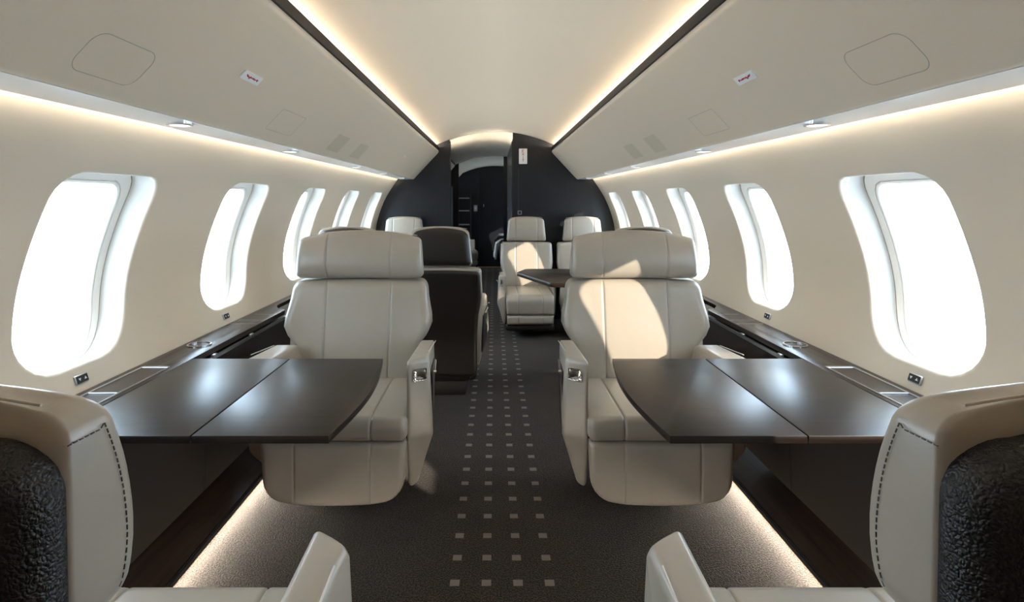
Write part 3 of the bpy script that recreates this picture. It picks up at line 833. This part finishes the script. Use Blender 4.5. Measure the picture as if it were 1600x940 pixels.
b2 = struct(MB().prism_y(section(DR, 1.2, 1.902), YB, YB + .04).build('wall_front', 'wood_v', smooth=False))
mb = MB(); mb.box((.236, YB - .0008, .80), (.003, .002, 1.46)); mb.build('panel_seam', 'slot', b2, smooth=False)
# jamb edges of the doorway
mb = MB()
for x in (DL + .006, DR - .006): mb.box((x, YB + .02, .90), (.012, .05, 1.80), .003, 1)
struct(mb.build('door_1', 'wood_v'))
# exit sign on the bulkhead
root = empty('exit_sign', (.282, YB - .004, 1.648), 'white upright exit sign with red letters on the dark bulkhead', 'sign')
mb = MB(); mb.box((0, 0, 0), (.084, .008, .156), .002, 1); mb.build('plate', 'placard', root)
mb = MB()
def stroke(a, b, w=.0048):
    a, b = Vector((a[0], 0, a[1])), Vector((b[0], 0, b[1])); mb.tube([a + Vector((0, -.0035, 0)), b + Vector((0, -.0035, 0))], w / 2, 6)
hgt, wd = .024, .020
for ch, zc in zip('EXIT', (.052, .020, -.012, -.043)):
    l, r, t, b = -wd / 2, wd / 2, zc + hgt / 2, zc - hgt / 2
    if ch == 'E':
        stroke((l, b), (l, t)); stroke((l, t), (r, t)); stroke((l, zc), (r * .7, zc)); stroke((l, b), (r, b))
    if ch == 'X': stroke((l, b), (r, t)); stroke((l, t), (r, b))
    if ch == 'I': stroke((0, b), (0, t))
    if ch == 'T': stroke((0, b), (0, t)); stroke((l, t), (r, t))
mb.build('lettering', 'red', root)
# square door pulls
def pull(loc, rz, label, s=.017):
    root = empty('door_pull', loc, label, 'door pull', rz=rz)
    mb = MB()
    for dx, dz, a, b in ((-s, 0, .006, 2 * s + .006), (s, 0, .006, 2 * s + .006), (0, -s, 2 * s, .006), (0, s, 2 * s, .006)): mb.box((dx, -.004, dz), (a, .008, b), .001, 1)
    mb.build('bezel', 'steel', root); mb = MB(); mb.box((0, -.002, 0), (s * 1.9, .004, s * 1.9)); mb.build('recess', 'black', root, smooth=False)
pull((.248, YB, 1.076), 0, 'small square metal door pull on the bulkhead below the exit sign')
# corridor walls
Y2 = 8.30
mb = MB(); mb.box((DR + .02, (YB + .04 + Y2) / 2, .92), (.04, Y2 - YB - .05, 1.83)); struct(mb.build('wall_corridor', 'wood_v', smooth=False))
pull((DR, 7.75, 1.085), -pi / 2, 'smaller square metal door pull inside the corridor', .014)
c2 = (1.858)
struct(MB().prism_y(section(-1.2, -.522, c2), Y2, Y2 + .04).build('wall_aft', 'wood_v', smooth=False))
struct(MB().prism_y(section(.125, 1.2, c2), Y2, Y2 + .04).build('wall_aft', 'wood_v', smooth=False))
# cabinet closing the left of the corridor
root = empty('wardrobe', (-.78, 8.02, 0), 'tall dark wardrobe just inside the doorway on the left', 'wardrobe')
mb = MB(); mb.box((0, 0, .70), (.36, .44, 1.40), .004, 1); mb.build('body', 'wood_v', root)
mb = MB(); mb.box((0, -.224, .70), (.33, .012, 1.34), .003, 1); mb.build('door', 'wood_v', root)
mb = MB(); mb.tube([(.13, -.25, .62), (.13, -.25, .78)], .006, 8); mb.box((.13, -.238, .63), (.012, .022, .012)); mb.box((.13, -.238, .77), (.012, .022, .012)); mb.build('handle', 'steel', root)
# third bulkhead with the bedroom door
Y3 = 10.35
struct(MB().prism_y(section(-1.2, -.28, 1.82), Y3, Y3 + .04).build('wall_far', 'wood_v', smooth=False))
struct(MB().prism_y(section(.30, 1.2, 1.82), Y3, Y3 + .04).build('wall_far', 'wood_v', smooth=False))
dd = struct(MB().prism_y(section(-.2795, .2995, 1.82), Y3 + .05, Y3 + .08).build('door_2', 'wood_v', smooth=False))
mb = MB(); mb.box((-.20, Y3 + .045, 1.11), (.012, .02, .05), .002, 1); mb.build('door_handle', 'steel', dd)
mb = MB(); mb.box((0, Y3 - .01, .006), (.62, .05, .012), .002, 1); struct(mb.build('trim_5', 'gold'))
mb = MB(); mb.box((0, YEND, .95), (2.6, .04, 2.0)); struct(mb.build('wall_end', 'wood_v', smooth=False))
root = empty('light_switch', (-.345, Y3, 1.06), 'pale light switch plate deep in the doorway', 'switch')
mb = MB(); mb.box((0, -.004, 0), (.065, .008, .115), .003, 1); mb.build('plate', 'steel', root); mb = MB(); mb.box((0, -.010, .0), (.028, .008, .05), .002, 1); mb.build('rocker', 'placard', root)
# shelf unit
root = empty('shelf_unit', (-.62, 10.18, 0), 'dark open shelf unit with metal-edged shelves deep behind the doorway', 'shelf unit')
mb = MB(); mb.box((-.19, 0, .65), (.02, .28, 1.30)); mb.box((.19, 0, .65), (.02, .28, 1.30)); mb.box((0, .13, .65), (.36, .02, 1.30)); mb.build('carcass', 'wood_v', root, smooth=False)
for z in (.12, .78, 1.02, 1.24):
    mb = MB(); mb.box((0, -.01, z), (.36, .26, .018)); sh = mb.build('shelf', 'wood_v', root, smooth=False)
    mb = MB(); mb.box((0, -.142, z), (.36, .004, .020)); mb.build('metal_edge', 'steel', sh, smooth=False)
# bed
root = empty('bed', (.60, 9.20, 0), 'bed with grey mattress seen through the doorway', 'bed')
mb = MB(); mb.box((0, 0, .125), (1.00, 1.10, .25), .01); mb.build('bed_base', 'leather_dark', root)
mb = MB(); mb.box((-.005, 0, .415), (1.03, 1.13, .32), .06, 4); mb.build('mattress', 'sheet', root)
# draped duvet and throw
def drape(x0, x1, y0, y1, z, drop, th, wob):
    prof = []
    mb = MB(); nx, ny = 26, 14; vs = []
    for layer in (0, 1):
        for j in range(ny + 1):
            v = j / ny; y = y0 + (y1 - y0) * v
            for i in range(nx + 1):
                s = i / nx * (x1 - x0 + drop)      # arc from the right edge over the left side
                if s < x1 - x0: x, zz = x1 - s, z + wob * sin(9 * s + 6 * v) * .5
                else:
                    d = s - (x1 - x0); x, zz = x0 - .02 - .16 * d + .012 * sin(14 * v + 3 * d), z - .01 - d * (1 - .25 * v) + wob * sin(5 * v)
                if layer: zz += th if s < x1 - x0 else 0; x -= 0 if s < x1 - x0 else th
                vs.append((x, y, zz))
    n = (nx + 1) * (ny + 1); fs = []
    for j in range(ny):
        for i in range(nx):
            a = j * (nx + 1) + i; fs += [(a, a + 1, a + nx + 2, a + nx + 1), (n + a, n + a + nx + 1, n + a + nx + 2, n + a + 1)]
    bd = list(range(nx + 1)) + [j * (nx + 1) + nx for j in range(1, ny + 1)] + [ny * (nx + 1) + i for i in range(nx - 1, -1, -1)] + [j * (nx + 1) for j in range(ny - 1, 0, -1)]
    for k in range(len(bd)): a, b = bd[k], bd[(k + 1) % len(bd)]; fs.append((a, b, n + b, n + a))
    return mb.add(vs, fs)
tag(drape(.075, 1.05, 8.68, 9.60, .580, .26, .03, .010).build('duvet', 'sheet', angle=0), 'white duvet draped over the side of the bed', 'duvet')
tag(drape(.045, 1.05, 8.95, 9.62, .625, .22, .02, .006).build('throw_blanket', 'throw', angle=0), 'brown throw folded on top of the white duvet', 'blanket')

# ------------------------------------------------------------------ light
w = bpy.data.worlds.new('daylight'); S.world = w; w.use_nodes = True
bg = w.node_tree.nodes['Background']; bg.inputs['Color'].default_value = (.63, .82, 1.0, 1); bg.inputs['Strength'].default_value = 6.0
sd = bpy.data.lights.new('sun', 'SUN'); sd.energy = 4.0; sd.color = (1.0, .87, .70); sd.angle = radians(.7)
so = bpy.data.objects.new('sun', sd); COL.objects.link(so)
d = Vector((-1, 1.12, -.50)).normalized(); so.rotation_euler = d.to_track_quat('-Z', 'Y').to_euler(); so.location = (4, -2, 4)

S.view_settings.view_transform = 'Standard'; S.view_settings.look = 'None'; S.view_settings.gamma = 1
S.view_settings.use_curve_mapping = False; S.view_settings.exposure = 1.12
cy = S.cycles
cy.use_denoising = True
cy.max_bounces = 10; cy.diffuse_bounces = 6; cy.glossy_bounces = 4; cy.transparent_max_bounces = 8
cy.sample_clamp_indirect = 8; cy.caustics_reflective = False; cy.caustics_refractive = False
